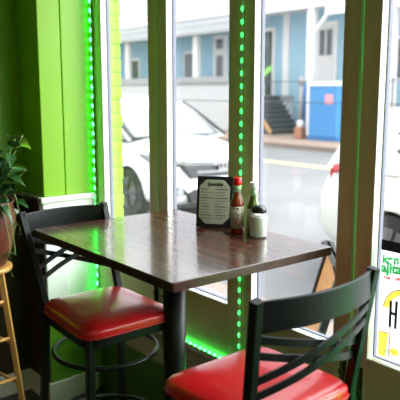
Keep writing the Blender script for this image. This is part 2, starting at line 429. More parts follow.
# ------------------------------------------------------------------ bar stools
def make_stool(loc, rz, label, rec, w=.175, sy=.186):
    r = empty('bar_stool', loc, rz, label, 'bar stool', 'black metal bar stools with red seats')
    SZ = .802
    # cushion
    N = 14; bm = bmesh.new()
    def se(a, k=8):
        c, s = math.cos(a), math.sin(a)
        q = (abs(c)**k+abs(s)**k)**(-1/k); return c*q, s*q
    m_ = 56; rings = []
    sx = .188
    prof = [(.955, -.026), (.985, -.024), (1.0, -.014), (1.0, .0), (.985, .008), (.95, .013), (.86, .019), (.7, .025), (.5, .029), (.3, .031), (.1, .032)]
    for rr, z in prof:
        ring = []
        for i in range(m_):
            a = 2*PI*i/m_; u, v = se(a, 8 if rr > .6 else 4)
            tx = sx*rr*u; ty = sy*rr*v*(1+.05*u)
            ring.append(bm.verts.new((tx, ty, SZ+z-.004*u*rr)))
        rings.append(ring)
    for a, b in zip(rings, rings[1:]):
        for i in range(m_):
            f = bm.faces.new((a[i], a[(i+1) % m_], b[(i+1) % m_], b[i])); f.smooth = True
    bm.faces.new(rings[0][::-1]); f = bm.faces.new(rings[-1]); f.smooth = True
    me = bpy.data.meshes.new('seat'); bm.to_mesh(me); bm.free(); me.materials.append(M['red_vinyl'])
    so = bpy.data.objects.new('seat', me); COL.objects.link(so); so.parent = r
    pp = MB(); pts = []
    for i in range(m_):
        u, v = se(2*PI*i/m_); pts.append((sx*1.002*u, sy*1.002*v*(1+.05*u), SZ-.018-.004*u))
    pp.tube(pts, .0042, 6, closed=True); pp.build('piping', M['red_piping'], so)
    fr = MB(); pts = []
    for i in range(m_):
        u, v = se(2*PI*i/m_, 7); pts.append((.177*u, .172*v*(1+.05*u)*sy/.186, SZ-.042))
    fr.bar(pts, .012, .030, closed=True); fr.box(-.165, .165, -.15, .15, SZ-.032, SZ-.027)
    fr.build('seat_frame', M['black_metal'], r)
    Q = .013
    sq = [(-Q, -Q+.003), (-Q+.003, -Q), (Q-.003, -Q), (Q, -Q+.003), (Q, Q-.003), (Q-.003, Q), (-Q+.003, Q), (-Q, Q-.003)]
    bx = -.158
    top = 1.135
    def post(s, z):   # centre line of a back post
        if z < SZ: k = (SZ-z)/SZ; return Vector((bx-.045*k**1.3, s*(w-.012+.035*k), z))
        k = (z-SZ)/(top-SZ); return Vector((bx-rec*k, s*(w-.012+.020*k), z))
    for s in (-1, 1):
        zs = [0, .2, .4, .6, .74, .8, .9, 1.0, top-.006]
        MB().sweep([post(s, z) for z in zs], sq, up=(1, 0, 0), smooth=False).build('rear_leg', M['black_metal'], r)
        e = post(s, top)
        fl = MB(); fl.sweep([Vector((.155+.035*(1-z/SZ), s*(.150+.035*(1-z/SZ)), z)) for z in (.0, .35, SZ-.03)], sq, up=(1, 0, 0), smooth=False)
        fl.build('front_leg', M['black_metal'], r)
    # curved backrest pieces
    def across(d0, d1, bow, n=14):
        pts = []
        for i in range(n+1):
            t = i/n; z = top-(d0+(d1-d0)*t); p = post(-1, z).lerp(post(1, z), t)
            p.x -= bow*4*t*(1-t); pts.append(p)
        return pts
    rl = MB(); rl.sweep(across(.046, .046, .042, 20), [(-.005, -.037), (.005, -.037), (.005, .037), (-.005, .037)], smooth=False)
    rl.build('top_rail', M['black_metal'], r, bevel=.003)
    for d0, d1, o_ in ((.100, .205, .010), (.140, .245, .010), (.205, .100, -.004), (.245, .140, -.004)):
        pts = across(d0, d1, .034, 16)
        for p in pts: p.x -= o_-.003
        MB().sweep(pts, [(-.003, -.009), (.003, -.009), (.003, .009), (-.003, .009)], smooth=False).build('cross_slat', M['black_metal'], r)
    # foot rings
    for z, rad in ((.655, .185), (.37, .195)):
        pts = [(rad*math.cos(2*PI*i/40)-.004, rad*math.sin(2*PI*i/40), z) for i in range(40)]
        MB().tube(pts, .0085, 10, closed=True).build('foot_ring', M['black_metal'], r)
    for s1 in (-1, 1):
        for s2 in (-1, 1):
            pass
    return r
make_stool((-1.942, 1.122, 0), 0, 'bar stool with red seat at the left of the table, its back facing the plant', .142, .166, .176)
make_stool((-1.165, 1.13, 0), PI+.01, 'foreground bar stool with red seat, right of the table, cross-back towards the viewer', .045, .199)

# ------------------------------------------------------------------ menu holder
def menu():
    h, w = .186, .134
    r = empty('menu_holder', (-1.806, 1.520, TZ+.0005), math.radians(38), 'black tented menu holder with a cream eight-sided menu card', 'menu')
    # local: front faces -Y, leaning back
    lean = .030
    fm = Matrix(((1, 0, 0, 0), (0, 1, lean/h, 0), (0, 0, 1, 0), (0, 0, 0, 1)))
    MB().box(-w/2, w/2, -.032, -.027, 0, h, mtx=fm).build('front_panel', M['black_plastic'], r, bevel=.0015)
    bm_ = Matrix(((1, 0, 0, 0), (0, 1, -lean/h, 0), (0, 0, 1, 0), (0, 0, 0, 1)))
    MB().box(-w/2, w/2, .030, .035, 0, h*1.0, mtx=bm_).build('back_panel', M['black_plastic'], r, bevel=.0015)
    a, b, c = w/2-.010, h-.012, .024
    oc = [(-a+c, .014), (a-c, .014), (a, .014+c), (a, b-c), (a-c, b), (-a+c, b), (-a, b-c), (-a, .014+c)]
    card = MB().prism(oc, -.0335, -.0325, 'Y', mtx=fm).build('menu_card', M['paper'], r)
    base = fm @ Matrix.Translation((0, -.0338, 0)) @ Matrix.Rotation(PI/2, 4, 'X')
    text_obj('title', 'Specials', .019, M['ink'], base @ Matrix.Translation((0, b-.022, 0)), card, .0002, 'CENTER', .3, .0006)
    ln = MB(); g = random.Random(3)
    for k in range(11):
        z = b-.036-k*.0105
        for side in (-1, 1):
            x0 = -a+.006 if side < 0 else .004
            L = g.uniform(.018, .045); xx = x0
            while xx < x0+L:
                ww = g.uniform(.002, .006); hh = .0026 if k % 3 == 0 else .0014
                ln.box(xx, xx+ww, -.0342, -.0336, z, z+hh, mtx=fm); xx += ww+.001
    ln.build('text_lines', M['ink'], card)
menu()

# ------------------------------------------------------------------ bottles
def bottle(loc, name_lab, liquid, capm, capz, neckm, s=1.0, h=.135, chili=False):
    r = empty('hot_sauce_bottle', (*loc, TZ+.0005), math.radians(40), name_lab, 'bottle', 'hot sauce bottles on the table')
    R = .0215*s
    MB().lathe([(R*.9, 0), (R, .004), (R, h*.50), (R*.96, h*.56), (R*.62, h*.66), (R*.50, h*.74), (R*.48, h*.86), (R*.5, h*.87)], n=32).build('bottle_body', liquid, r)
    MB().lathe([(R*.53, h*.74), (R*.52, h*.87)], n=24).build('neck_band', neckm, r)
    MB().lathe([(R*.62, h*.865), (R*.64, h*.87), (R*.62, h*.99), (R*.55, h)], n=24).build('cap', capm, r)
    lb = MB().lathe([(R*1.015, h*.10), (R*1.015, h*.49)], n=32).build('label', M['label'], r)
    # label print, facing the camera side (-Y of the bottle frame)
    def onlab(u, v):   # u in metres round the label, v height
        a = -PI/2+u/R; return Vector((R*1.03*math.cos(a), R*1.03*math.sin(a), v))
    pr = MB()
    ell = [(.0085*math.cos(t_), h*.33+.011*math.sin(t_)) for t_ in [2*PI*i/20 for i in range(20)]]
    pr.tube([onlab(*p) for p in ell], .0009, 6, closed=True)
    pr.tube([onlab(-.010, h*.46), onlab(0, h*.47), onlab(.010, h*.46)], .0012, 6)
    pr.tube([onlab(-.009, h*.43), onlab(0, h*.44), onlab(.009, h*.43)], .0008, 6)
    pr.build('label_print', M['ink'], lb)
    if chili:
        cp = MB(); cp.tube([onlab(-.009, h*.17), onlab(-.003, h*.21), onlab(.003, h*.20), onlab(.009, h*.15)], .0022, 8, scale=[.4, 1, 1, .3])
        cp.build('chili_print', M['cap_red'], lb)
    return r
bottle((-1.670, 1.506), 'hot sauce bottle with bright red cap and deep red sauce, beside the menu holder', M['sauce_red'], M['cap_red'], 0, M['neck_green'], 1.14, .198, True)
bottle((-1.628, 1.546), 'hot sauce bottle with white cap and greenish sauce, behind the salt shaker', M['sauce_green'], M['cap_white'], 0, M['neck_green'], 1.14, .182)
sh = empty('salt_shaker', (-1.574, 1.520, TZ+.0005), 0, 'glass salt shaker with dark metal cap, full of white salt', 'shaker')
MB().lathe([(0.0288, 0.0), (0.0312, 0.0044), (0.0312, 0.0682), (0.0288, 0.077), (0.0228, 0.0847), (0.0222, 0.0924)], n=32).build('shaker_jar', M['shaker_glass'], sh)
MB().lathe([(0.027, 0.0039), (0.0286, 0.0066), (0.0286, 0.0671), (0.027, 0.0726)], n=32).build('salt', M['salt'], sh)
MB().lathe([(0.0246, 0.0858), (0.0258, 0.088), (0.0258, 0.099), (0.0216, 0.1073), (0.0096, 0.1111), (0.0024, 0.1117)], n=32).build('shaker_cap', M['darkcap'], sh)

# ------------------------------------------------------------------ plant on its stool
ws = empty('wooden_stool', (-2.895, 1.02, 0), math.radians(12), 'tall golden pine stool with two tiers of rungs carrying the potted plant', 'stool')
WZ = .775
MB().lathe([(.130, WZ-.026), (.138, WZ-.022), (.140, WZ-.012), (.138, WZ-.004), (.132, WZ)], n=40).build('seat', M['pine'], ws)
def wl(k, z):
    a = k*PI/2+PI/4; q = .085+.085*(WZ-.02-z)/WZ
    return Vector((q*math.cos(a), q*math.sin(a), z))
for k in range(4):
    MB().sweep([wl(k, 0), wl(k, WZ-.026)], [(-.013, -.013), (.013, -.013), (.013, .013), (-.013, .013)], smooth=False).build('leg', M['pine'], ws, bevel=.003)
for k in range(4):
    for z in ((.60, .42, .22) if k % 2 else (.57, .39, .19)):
        MB().tube([wl(k, z), wl((k+1) % 4, z)], .008, 10).build('rung', M['pine'], ws)

pt = empty('potted_plant', (-2.885, 1.03, WZ+.001), 0, 'trailing leafy plant in a burgundy pot on the pine stool', 'plant')
MB().lathe([(.090, 0), (.102, .008), (.130, .08), (.150, .17), (.152, .24), (.142, .285), (.152, .305), (.142, .305), (.134, .285)], n=40, cap=False).build('pot', M['terracotta'], pt)
MB().lathe([(.080, .0008), (.085, .012)], n=32).lathe([(.136, .275), (.134, .283)], n=32).build('soil', M['soil'], pt)
def leaf_mesh(mb, base, d, L, W, droop, roll=0., mi=0):
    d = Vector(d).normalized(); side = d.cross(Vector((0, 0, 1)))
    if side.length < .05: side = Vector((1, 0, 0))
    side.normalize(); side = Matrix.Rotation(roll, 3, d) @ side
    nrm = side.cross(d).normalized(); n = 8; rows = []
    for i in range(n+1):
        t = i/n; wv = W*math.sin(PI*min(1, t**.62))*(1-.18*t)+.0006
        c = Vector(base)+d*L*t-Vector((0, 0, 1))*droop*L*t*t
        rows.append([mb.bm.verts.new(c-side*wv+nrm*wv*.28), mb.bm.verts.new(c-side*wv*.5+nrm*wv*.08), mb.bm.verts.new(c),
                     mb.bm.verts.new(c+side*wv*.5+nrm*wv*.08), mb.bm.verts.new(c+side*wv+nrm*wv*.28)])
    for a, b in zip(rows, rows[1:]):
        for j in range(4):
            f = mb.bm.faces.new((a[j], a[j+1], b[j+1], b[j])); f.material_index = mi; f.smooth = True
fol = MB(); stm = MB(); young = MB(); g = random.Random(11)
def strand(pts, nleaf, L, yb=.12):
    pts = [Vector(p) for p in pts]
    # catmull style resample
    fine = []
    for i in range(len(pts)-1):
        p0, p1, p2, p3 = pts[max(i-1, 0)], pts[i], pts[i+1], pts[min(i+2, len(pts)-1)]
        for k in range(6):
            t = k/6; fine.append(.5*((2*p1)+(-p0+p2)*t+(2*p0-5*p1+4*p2-p3)*t*t+(-p0+3*p1-3*p2+p3)*t**3))
    fine.append(pts[-1])
    stm.tube(fine, .0022, 6)
    for k in range(nleaf):
        q = fine[int((k+1)/nleaf*(len(fine)-1))]
        d = Vector((g.uniform(-1, 1), g.uniform(-1, 1), g.uniform(-.3, .7)))
        (young if g.random() < yb else fol)
        leaf_mesh(young if g.random() < yb else fol, q, d, L*g.uniform(.7, 1.2), L*.33*g.uniform(.8, 1.15), g.uniform(.1, .5), g.uniform(-.7, .7))
for k in range(34):
    a = g.uniform(0, 2*PI); R_ = g.uniform(.06, .22); H = .30+g.uniform(.05, .30)
    strand([(0.02*math.cos(a), .02*math.sin(a), .28), (.6*R_*math.cos(a), .6*R_*math.sin(a), .28+(H-.28)*.5), (R_*math.cos(a), R_*math.sin(a), H)], 8, .10, .10)
for a, dz in ((-.9, -.02), (-.2, .05), (.5, -.06), (-1.6, 0), (1.2, .02), (-.55, -.10), (2.4, -.05), (-2.3, -.05)):
    R_ = .165
    strand([(.08*math.cos(a), .08*math.sin(a), .29), (.14*math.cos(a), .14*math.sin(a), .34), (R_*math.cos(a), R_*math.sin(a), .26), ((R_+.006)*math.cos(a+.1), (R_+.006)*math.sin(a+.1), .12+dz)], 5, .065, .35)
for a in (-.75, -.15, .2):
    stm.tube([(.12*math.cos(a), .12*math.sin(a), .31), (.19*math.cos(a), .19*math.sin(a), .26), (.22*math.cos(a), .22*math.sin(a), .14), (.21*math.cos(a), .21*math.sin(a), .02), (.18*math.cos(a+.2), .18*math.sin(a+.2), -.03)], .0014, 5)
for mb_ in (fol, young, stm):
    for v in mb_.bm.verts:
        v.co.x = max(v.co.x, -.19+.02*math.sin(v.co.z*40)); v.co.y = min(v.co.y, .27)
fol.build('foliage', M['leaf'], pt); young.build('young_leaves', M['leaf2'], pt, label='lime green young leaves'); stm.build('stems', M['stem'], pt)

# ------------------------------------------------------------------ poster on the outer leaf
PX0, PX1, PY = -1.182, -.802, 1.6505
po = empty('window_poster', (PX0, PY, 0), 0, 'white food poster on the right-hand window glass reading BAR & GRILL', 'poster')
MB().box(.018, PX1-PX0, 0, .0012, .745, 1.090).build('poster_sheet', M['poster'], po)
MB().box(.018, PX1-PX0, -.0008, .0012, 1.090, 1.122).build('header_band', M['posterblack'], po)
tm = Matrix.Rotation(PI/2, 4, 'X')
def ptxt(name, body, x, z, size, m, **k):
    return text_obj(name, body, size, m, Matrix.Translation((x-PX0, -.0012, z)) @ Matrix.Rotation(-.10, 4, 'Y') @ tm, po, .0004, **k)
for nm, body, x, z, sz in (('heading', 'ican', -1.158, 1.050, .038), ('heading', 'ajitas', -1.160, 1.020, .044)):
    a = ptxt(nm, body, x, z, sz, M['postergreen'], bold=.0022, shear=.1)
    b = ptxt(nm, body, x, z, sz, M['postermint'], bold=-.0004, shear=.1); b.location.y = -.0008
ptxt('tagline', 'BAR & GRILL', -1.150, 1.000, .0135, M['posterred'], bold=.0007)
# round yellow badge over a big black H, straw and drinks
bd = MB()
cx, cz = -1.070-PX0, .905
bd.sweep([(cx+.066*math.cos(a_), -.0012, cz+.066*math.sin(a_)) for a_ in [math.radians(q) for q in range(15, 176, 8)]], [(-.009, -.0006), (.009, -.0006), (.009, .0006), (-.009, .0006)], up=(0, 1, 0), smooth=False)
bd.build('badge_arc', M['posteryellow'], po)
bd = MB()
bd.sweep([(cx+.076*math.cos(a_), -.0014, cz+.076*math.sin(a_)) for a_ in [math.radians(q) for q in range(15, 176, 8)]], [(-.0012, -.0006), (.0012, -.0006), (.0012, .0006), (-.0012, .0006)], up=(0, 1, 0), smooth=False)
bd.build('badge_outline', M['posterblack'], po)
hb = MB(); hX = -1.124-PX0
hb.box(hX, hX+.008, -.002, 0, .852, .936).box(hX+.020, hX+.028, -.002, 0, .852, .940).box(hX+.008, hX+.020, -.002, 0, .893, .902)
hb.build('letter_h', M['posterblack'], po)
MB().box(hX+.006, hX+.0095, -.0040, -.0034, .758, .852).build('straw', M['posterred'], po)
cu = MB(); cu.prism([(.024, .75), (.052, .75), (.058, .832), (.022, .828)], -.0012, -.0005, 'Y')
cu.build('yellow_drink', M['posteryellow'], po)
cu = MB(); cu.sweep([(.040+.017*math.cos(q*PI/10), -.0014, .833+.004*math.sin(q*PI/10)) for q in range(20)], [(-.001, -.0005), (.001, -.0005), (.001, .0005), (-.001, .0005)], closed=True, up=(0, 1, 0))
cu.build('glass_rim', M['posterblack'], po)
cu = MB(); cu.prism([(.066+.020*math.cos(q*PI/12), .768+.016*math.sin(q*PI/12)) for q in range(24)], -.0021, -.0016, 'Y'); cu.build('lime_slice', M['postermint'], po)
cu = MB(); cu.prism([(.085+.016*math.cos(q*PI/12), .778+.012*math.sin(q*PI/12)) for q in range(24)], -.0030, -.0025, 'Y'); cu.build('orange_slice', M['posteryellow'], po)

# ------------------------------------------------------------------ outside ground
SWZ, RDZ = -.15, -.30
sw = MB(); sw.box(-45, 12, 1.86, 3.52, SWZ-.3, SWZ)
st('sidewalk', sw, M['walk'])
st('kerb', MB().box(-45, 12, 3.52, 3.70, SWZ-.3, SWZ-.004), M['kerb'], bevel=.01)
jt = MB()
for i in range(20): jt.box(-16+i*1.4, -15.99+i*1.4, 1.88, 3.50, SWZ-.01, SWZ+.001)
st('road', MB().box(-70, 14, 3.70, 15.4, RDZ-.3, RDZ), M['asphalt'])
st('road_marking', MB().box(-70, 14, 12.0, 12.12, RDZ, RDZ+.004).box(-70, 14, 12.26, 12.38, RDZ, RDZ+.004), M['yellowline'])
st('far_kerb', MB().box(-70, 14, 15.4, 15.6, RDZ-.3, SWZ-.004), M['kerb'], bevel=.01)
st('far_sidewalk', MB().box(-70, 14, 15.6, 30, SWZ-.3, SWZ), M['farwalk'])

# ------------------------------------------------------------------ a-frame sign
af = empty('sandwich_board', (-1.865, 2.33, SWZ), math.radians(47), 'black framed plywood sandwich board standing on the sidewalk just outside the window', 'sign')
for s in (-1, 1):
    H = .925; sp_ = .25
    mt = Matrix.Rotation(s*math.atan2(sp_, H), 4, 'Y')
    mt = Matrix.Translation((0, 0, H)) @ mt @ Matrix.Translation((s*.019, 0, -.96))
    f = MB(); L = .50
    f.box(-.017, .017, 0, .035, 0, .96, mtx=mt).box(-.017, .017, L-.035, L, 0, .96, mtx=mt)
    f.box(-.011, .011, .03, L-.03, .93, .96, mtx=mt).box(-.011, .011, .03, L-.03, .12, .15, mtx=mt)
    f.build('board_frame', M['black_metal'], af)
    MB().box(-.004, .004, .03, L-.03, .15, .93, mtx=mt).build('board_panel', M['ply'], af)
hg = MB(); hg.box(-.16, .16, .02, .028, .45, .462); hg.build('hinge_stay', M['black_metal'], af)

# ------------------------------------------------------------------ cars
def car(loc, rz, paint, label, glass_m, front=True):
    # local: nose at +x = 0 going back to -x; width along y; z from road
    r = empty('car', loc, rz, label, 'car', 'white cars parked at the kerb')
    L, W = 4.5, .92
    #        x,    zlow, zbelt(shoulder), ztop(centre), halfwidth(sill), halfwidth(shoulder)
    ST_ = [(-.00, .38, .62, .70, .50, .48), (-.06, .26, .74, .84, .70, .66), (-.20, .22, .83, .95, .83, .78), (-.45, .21, .92, 1.03, .90, .84),
           (-.80, .21, .98, 1.09, .92, .86), (-1.15, .21, 1.02, 1.13, .92, .87), (-1.5, .21, 1.03, 1.14, .92, .88), (-2.4, .21, 1.04, 1.12, .92, .89),
           (-3.4, .21, 1.05, 1.12, .92, .88), (-4.0, .22, 1.06, 1.12, .91, .87), (-4.3, .25, 1.05, 1.10, .87, .82), (-4.45, .32, .98, 1.02, .86, .77), (-4.52, .42, .84, .88, .80, .70)]
    b = MB(); rings = []
    for x, zl, zb, zt, w0, w1 in ST_:
        zm = (zl+zb)/2
        half = [(0, zl), (w0*.8, zl), (w0*.97, zl+.07), (w0, zm-.05), (w0*.995, zm+.08), (w1*1.02, zb-.06), (w1*.97, zb), (w1*.75, zb+(zt-zb)*.55), (w1*.4, zb+(zt-zb)*.9), (0, zt)]
        ring = [(y, z) for y, z in half]+[(-y, z) for y, z in half[-2:0:-1]]
        rings.append([b.bm.verts.new((x, y, z)) for y, z in ring])
    n = len(rings[0])
    for p, q in zip(rings, rings[1:]):
        b._fin([b.bm.faces.new((p[i], p[(i+1) % n], q[(i+1) % n], q[i])) for i in range(n)], 0, True)
    b._fin([b.bm.faces.new(rings[0]), b.bm.faces.new(rings[-1][::-1])], 0, True)
    body = b.build('body', paint, r, sub=2)
    # wheel arches cut out of the body
    cm = MB()
    for x in (-.93, -3.62):
        for s in (-1, 1): cm.tube([(x, s*.62, .36), (x, s*1.2, .36)], .37, 36)
    cut = bpy.data.objects.new('cut', cm.mesh('cut')); COL.objects.link(cut); cut.parent = r; cut.data.materials.append(M['blacktrim'])
    bo = body.modifiers.new('b', 'BOOLEAN'); bo.object = cut; bo.operation = 'DIFFERENCE'; bo.solver = 'EXACT'
    bo.material_mode = 'TRANSFER'
    body.data.materials.append(M['blacktrim'])
    bpy.context.view_layer.update()
    me = bpy.data.meshes.new_from_object(body.evaluated_get(bpy.context.evaluated_depsgraph_get()))
    body.modifiers.clear(); body.data = me
    bpy.data.objects.remove(cut)
    # greenhouse: glass volume and roof with pillars
    GH = [(-1.02, 1.10, 1.12, .82, .80), (-1.55, 1.02, 1.44, .84, .70), (-1.95, 1.02, 1.60, .85, .66), (-2.6, 1.02, 1.655, .85, .66), (-3.4, 1.02, 1.64, .85, .66), (-3.95, 1.04, 1.56, .83, .64), (-4.30, 1.05, 1.10, .78, .74)]
    gm = MB(); rings = []
    for x, z0, z1, w0, w1 in GH:
        pts = [(-w0, z0), (w0, z0), (w1+(w0-w1)*.1, z1-.05*(z1-z0)), (w1*.93, z1), (-w1*.93, z1), (-w1-(w0-w1)*.1, z1-.05*(z1-z0))]
        rings.append([gm.bm.verts.new((x, y, z)) for y, z in pts])
    for p, q in zip(rings, rings[1:]):
        gm._fin([gm.bm.faces.new((p[i], p[(i+1) % 6], q[(i+1) % 6], q[i])) for i in range(6)], 0, False)
    gm._fin([gm.bm.faces.new(rings[0]), gm.bm.faces.new(rings[-1][::-1])], 0, False)
    gm.build('glasshouse', glass_m, r)
    rf = MB(); R2 = [(-1.62, 1.47, .715), (-1.95, 1.61, .68), (-2.6, 1.668, .68), (-3.4, 1.652, .68), (-4.0, 1.585, .66), (-4.12, 1.56, .62)]
    rings = []
    for x, z, w in R2:
        rings.append([rf.bm.verts.new((x, y, zz)) for y, zz in ((-w, z-.06), (-w*.9, z), (-w*.4, z+.022), (w*.4, z+.022), (w*.9, z), (w, z-.06), (w*.8, z-.045), (-w*.8, z-.045))])
    for p, q in zip(rings, rings[1:]):
        rf._fin([rf.bm.faces.new((p[i], p[(i+1) % 8], q[(i+1) % 8], q[i])) for i in range(8)], 0, True)
    rf._fin([rf.bm.faces.new(rings[0]), rf.bm.faces.new(rings[-1][::-1])], 0, False)
    rf.build('roof', paint, r)
    pr = MB()
    for s in (-1, 1):
        pr.bar([(-.98, s*.835, 1.09), (-1.55, s*.755, 1.42), (-1.9, s*.70, 1.58)], .05, .035)
        pr.bar([(-2.62, s*.875, 1.02), (-2.66, s*.70, 1.61)], .08, .03, up=(0, 1, 0))
        out = [(-3.55, 1.60), (-4.12, 1.56), (-4.36, 1.05), (-4.0, 1.03), (-3.86, 1.10), (-3.62, 1.38)] if front else [(-2.72, 1.58), (-4.12, 1.56), (-4.36, 1.05), (-2.72, 1.03)]
        nv = len(pr.bm.verts); pr.prism(out, min(s*.60, s*.88), max(s*.60, s*.88), 'Y'); pr.bm.verts.ensure_lookup_table()
        for v in pr.bm.verts[nv:]: v.co.y -= s*.27*(v.co.z-1.03)
    pr.build('pillar', paint, r)
    sl_ = MB()
    for s in (-1, 1):
        sl_.bar([(-.90, s*.825, 1.115), (-1.55, s*.765, 1.445), (-1.85, s*.715, 1.58)], .045, .035)
        sl_.bar([(-.9, s*.80, 1.115), (-.82, s*.4, 1.135), (-.80, 0, 1.14)], .05, .012)
    sl_.build('windscreen_seal', M['blacktrim'], r)
    for x in (-.93, -3.62):
        for s in (-1, 1):
            w_ = MB(); w_.tube([(x, s*.70, .36), (x, s*.895, .36)], .33, 32)
            wo = w_.build('wheel', M['tire'], r, bevel=.02)
            w2 = MB(); w2.tube([(x, s*.90, .36), (x, s*.912, .36)], .22, 24)
            for k in range(5):
                a_ = k*2*PI/5
                w2.bar([(x+.03*math.cos(a_), s*.918, .36+.03*math.sin(a_)), (x+.22*math.cos(a_), s*.918, .36+.22*math.sin(a_))], .02, .05, up=(0, 1, 0))
            w2.build('rim', M['rim'], wo)
    # front face
    gr = MB(); gr.prism([(-.50, .62), (.50, .62), (.62, .76), (.60, .80), (-.60, .80), (-.62, .76)], -.12, .02, 'X'); gr.build('grille', M['grille'], r, bevel=.01)
    ch = MB(); ch.bar([(-.15, -.72, .845), (-.03, -.50, .815), (.035, -.15, .80), (.035, .15, .80), (-.03, .50, .815), (-.15, .72, .845)], .03, .055)
    ch.bar([(.0, -.55, .70), (.04, 0, .69), (.0, .55, .70)], .02, .03); ch.build('grille_bar', M['chrome'], r)
    em = MB(); em.prism(rrect(.075, .062, .025), .04, .058, 'X', mtx=Matrix.Translation((0, 0, .765)))
    eo = em.build('badge', M['chrome'], r)
    em = MB(); em.box(.058, .066, -.045, -.030, .73, .80).box(.058, .066, .030, .045, .73, .80).box(.058, .066, -.03, .03, .757, .772)
    em.build('badge_letter', M['blacktrim'], eo)
    for s in (-1, 1):
        hl = MB()
        pts = [(-.10, s*.56, .79), (-.16, s*.75, .82), (-.34, s*.885, .87), (-.60, s*.925, .925)]
        hl.sweep(pts, [(-.02, -.07), (.02, -.07), (.02, .07), (-.02, .07)], scale=[.8, 1.1, 1.0, .3])
        hl.build('headlight', M['lampglass'], r, bevel=.01)
        hd = MB(); hd.sweep([Vector(p)+Vector((.012, s*.008, -.012)) for p in pts], [(-.013, -.016), (.013, -.016), (.013, .016), (-.013, .016)], scale=[.8, 1.1, .7, .2])
        hd.build('headlight_reflector', M['grille'], r)
        fg = MB(); fg.prism([(s*.50, .40), (s*.78, .42), (s*.80, .53), (s*.60, .50)], -.16, -.02, 'X'); fg.build('fog_lamp_recess', M['blacktrim'], r, bevel=.01)
        fg = MB(); fg.lathe([(.055, 0), (.05, .012)], n=20)
        for v in fg.bm.verts: v.co = Vector((v.co.z-.025, v.co.x+s*.66, v.co.y+.455))
        fg.build('fog_lamp', M['lampglass'], r)
        mr = MB(); mr.sweep([(-1.42, s*.90, 1.08), (-1.38, s*1.0, 1.10), (-1.37, s*1.08, 1.10)], [(-.07, -.06), (.05, -.07), (.07, .0), (.04, .07), (-.06, .06)], scale=[.5, 1, .8])
        mr.build('side_mirror', paint, r, bevel=.01)
        tl = MB(); tl.sweep([(-4.22, s*.835, 1.02), (-4.25, s*.835, 1.06), (-4.24, s*.82, 1.11)], [(-.05, -.045), (.05, -.045), (.05, .045), (-.05, .045)], up=(0, s, 0), scale=[1, 1, .5])
        tl.sweep([(-4.33, s*.80, .98), (-4.42, s*.62, .97)], [(-.04, -.05), (.04, -.05), (.04, .05), (-.04, .05)])
        tl.build('tail_light', M['tail'], r, bevel=.01)
        if not front:
            qs = ([(-3.66, 1.385), (-3.54, 1.53), (-2.8, 1.55), (-2.8, 1.42), (-3.50, 1.42)], [(-3.64, 1.245), (-3.58, 1.29), (-3.45, 1.33), (-2.85, 1.35), (-2.85, 1.12), (-3.40, 1.13), (-3.56, 1.18)])
            for qi, pts_ in enumerate(qs):
                qw = MB(); qw.prism(pts_, min(s*.870, s*.885), max(s*.870, s*.885), 'Y')
                for v in qw.bm.verts: v.co.y -= s*.27*(v.co.z-1.03)
                qw.build('side_window', M['carglass'], r)
                if qi:
                    qc = MB(); qc.tube([(a_, s*(.886-.27*(b_-1.03)), b_) for a_, b_ in pts_], .010, 6, closed=True, up=(0, 1, 0)); qc.build('window_chrome', M['chrome'], r)
        sw_ = MB(); sw_.bar([(-1.2, s*.885, 1.075), (-2.6, s*.895, 1.075), (-3.7, s*.885, 1.10), (-3.93, s*.872, 1.17), (-3.75, s*.83, 1.36), (-3.45, s*.76, 1.50)], .016, .022, up=(0, 1, 0))
        if front: sw_.build('window_chrome', M['chrome'], r)
        dl = MB()
        for xd in (-1.55, -2.62, -3.35): dl.tube([(xd, s*.905, .35), (xd, s*.925, .62), (xd-.02, s*.905, 1.0)], .006, 6)
        dl.build('door_seam', M['blacktrim'], r)
        for xd in (-2.45, -3.22):
            MB().bar([(xd-.1, s*.925, .93), (xd+.1, s*.925, .93)], .03, .03).build('door_handle', paint, r, bevel=.008)
    lb = MB(); lb.prism([(-.52, .30), (.52, .30), (.56, .42), (.44, .47), (-.44, .47), (-.56, .42)], -.10, .012, 'X'); lb.build('lower_grille', M['blacktrim'], r, bevel=.01)
    ct = MB(); ct.bar([(-.3, -.84, .24), (-.05, -.6, .25), (-.0, 0, .26), (-.05, .6, .25), (-.3, .84, .24)], .03, .05); ct.build('bumper_trim', M['blacktrim'], r)
    np_ = MB(); np_.box(-4.515, -4.50, -.26, .26, .66, .79); np_.build('number_plate', M['wood_white'], r)
    rg = MB(); rg.prism([(-.62, 1.12), (.62, 1.12), (.54, 1.50), (-.54, 1.50)], -.01, .01, 'X')
    for v in rg.bm.verts: v.co.x += -4.30+(v.co.z-1.12)*.42-.02
    rg.build('rear_window', M['carglass'], r)
    spo = MB(); spo.prism([(-4.0, 1.60), (-4.28, 1.56), (-4.30, 1.53), (-4.0, 1.54)], -.60, .60, 'Y'); spo.build('roof_spoiler', paint, r, bevel=.01)
    r.scale = (1.06, 1.06, 1.06)
    return r
car((-7.04, 6.02, RDZ+.0), math.radians(-1), M['carwhite'], 'white car facing the viewer, front end with chrome bar seen through the middle windows', M['windscreen'])
car((0.36, 5.98, RDZ), 0, M['carsilver'], 'white car seen from its rear corner, red tail light beside the right window post', M['carglass'], False)

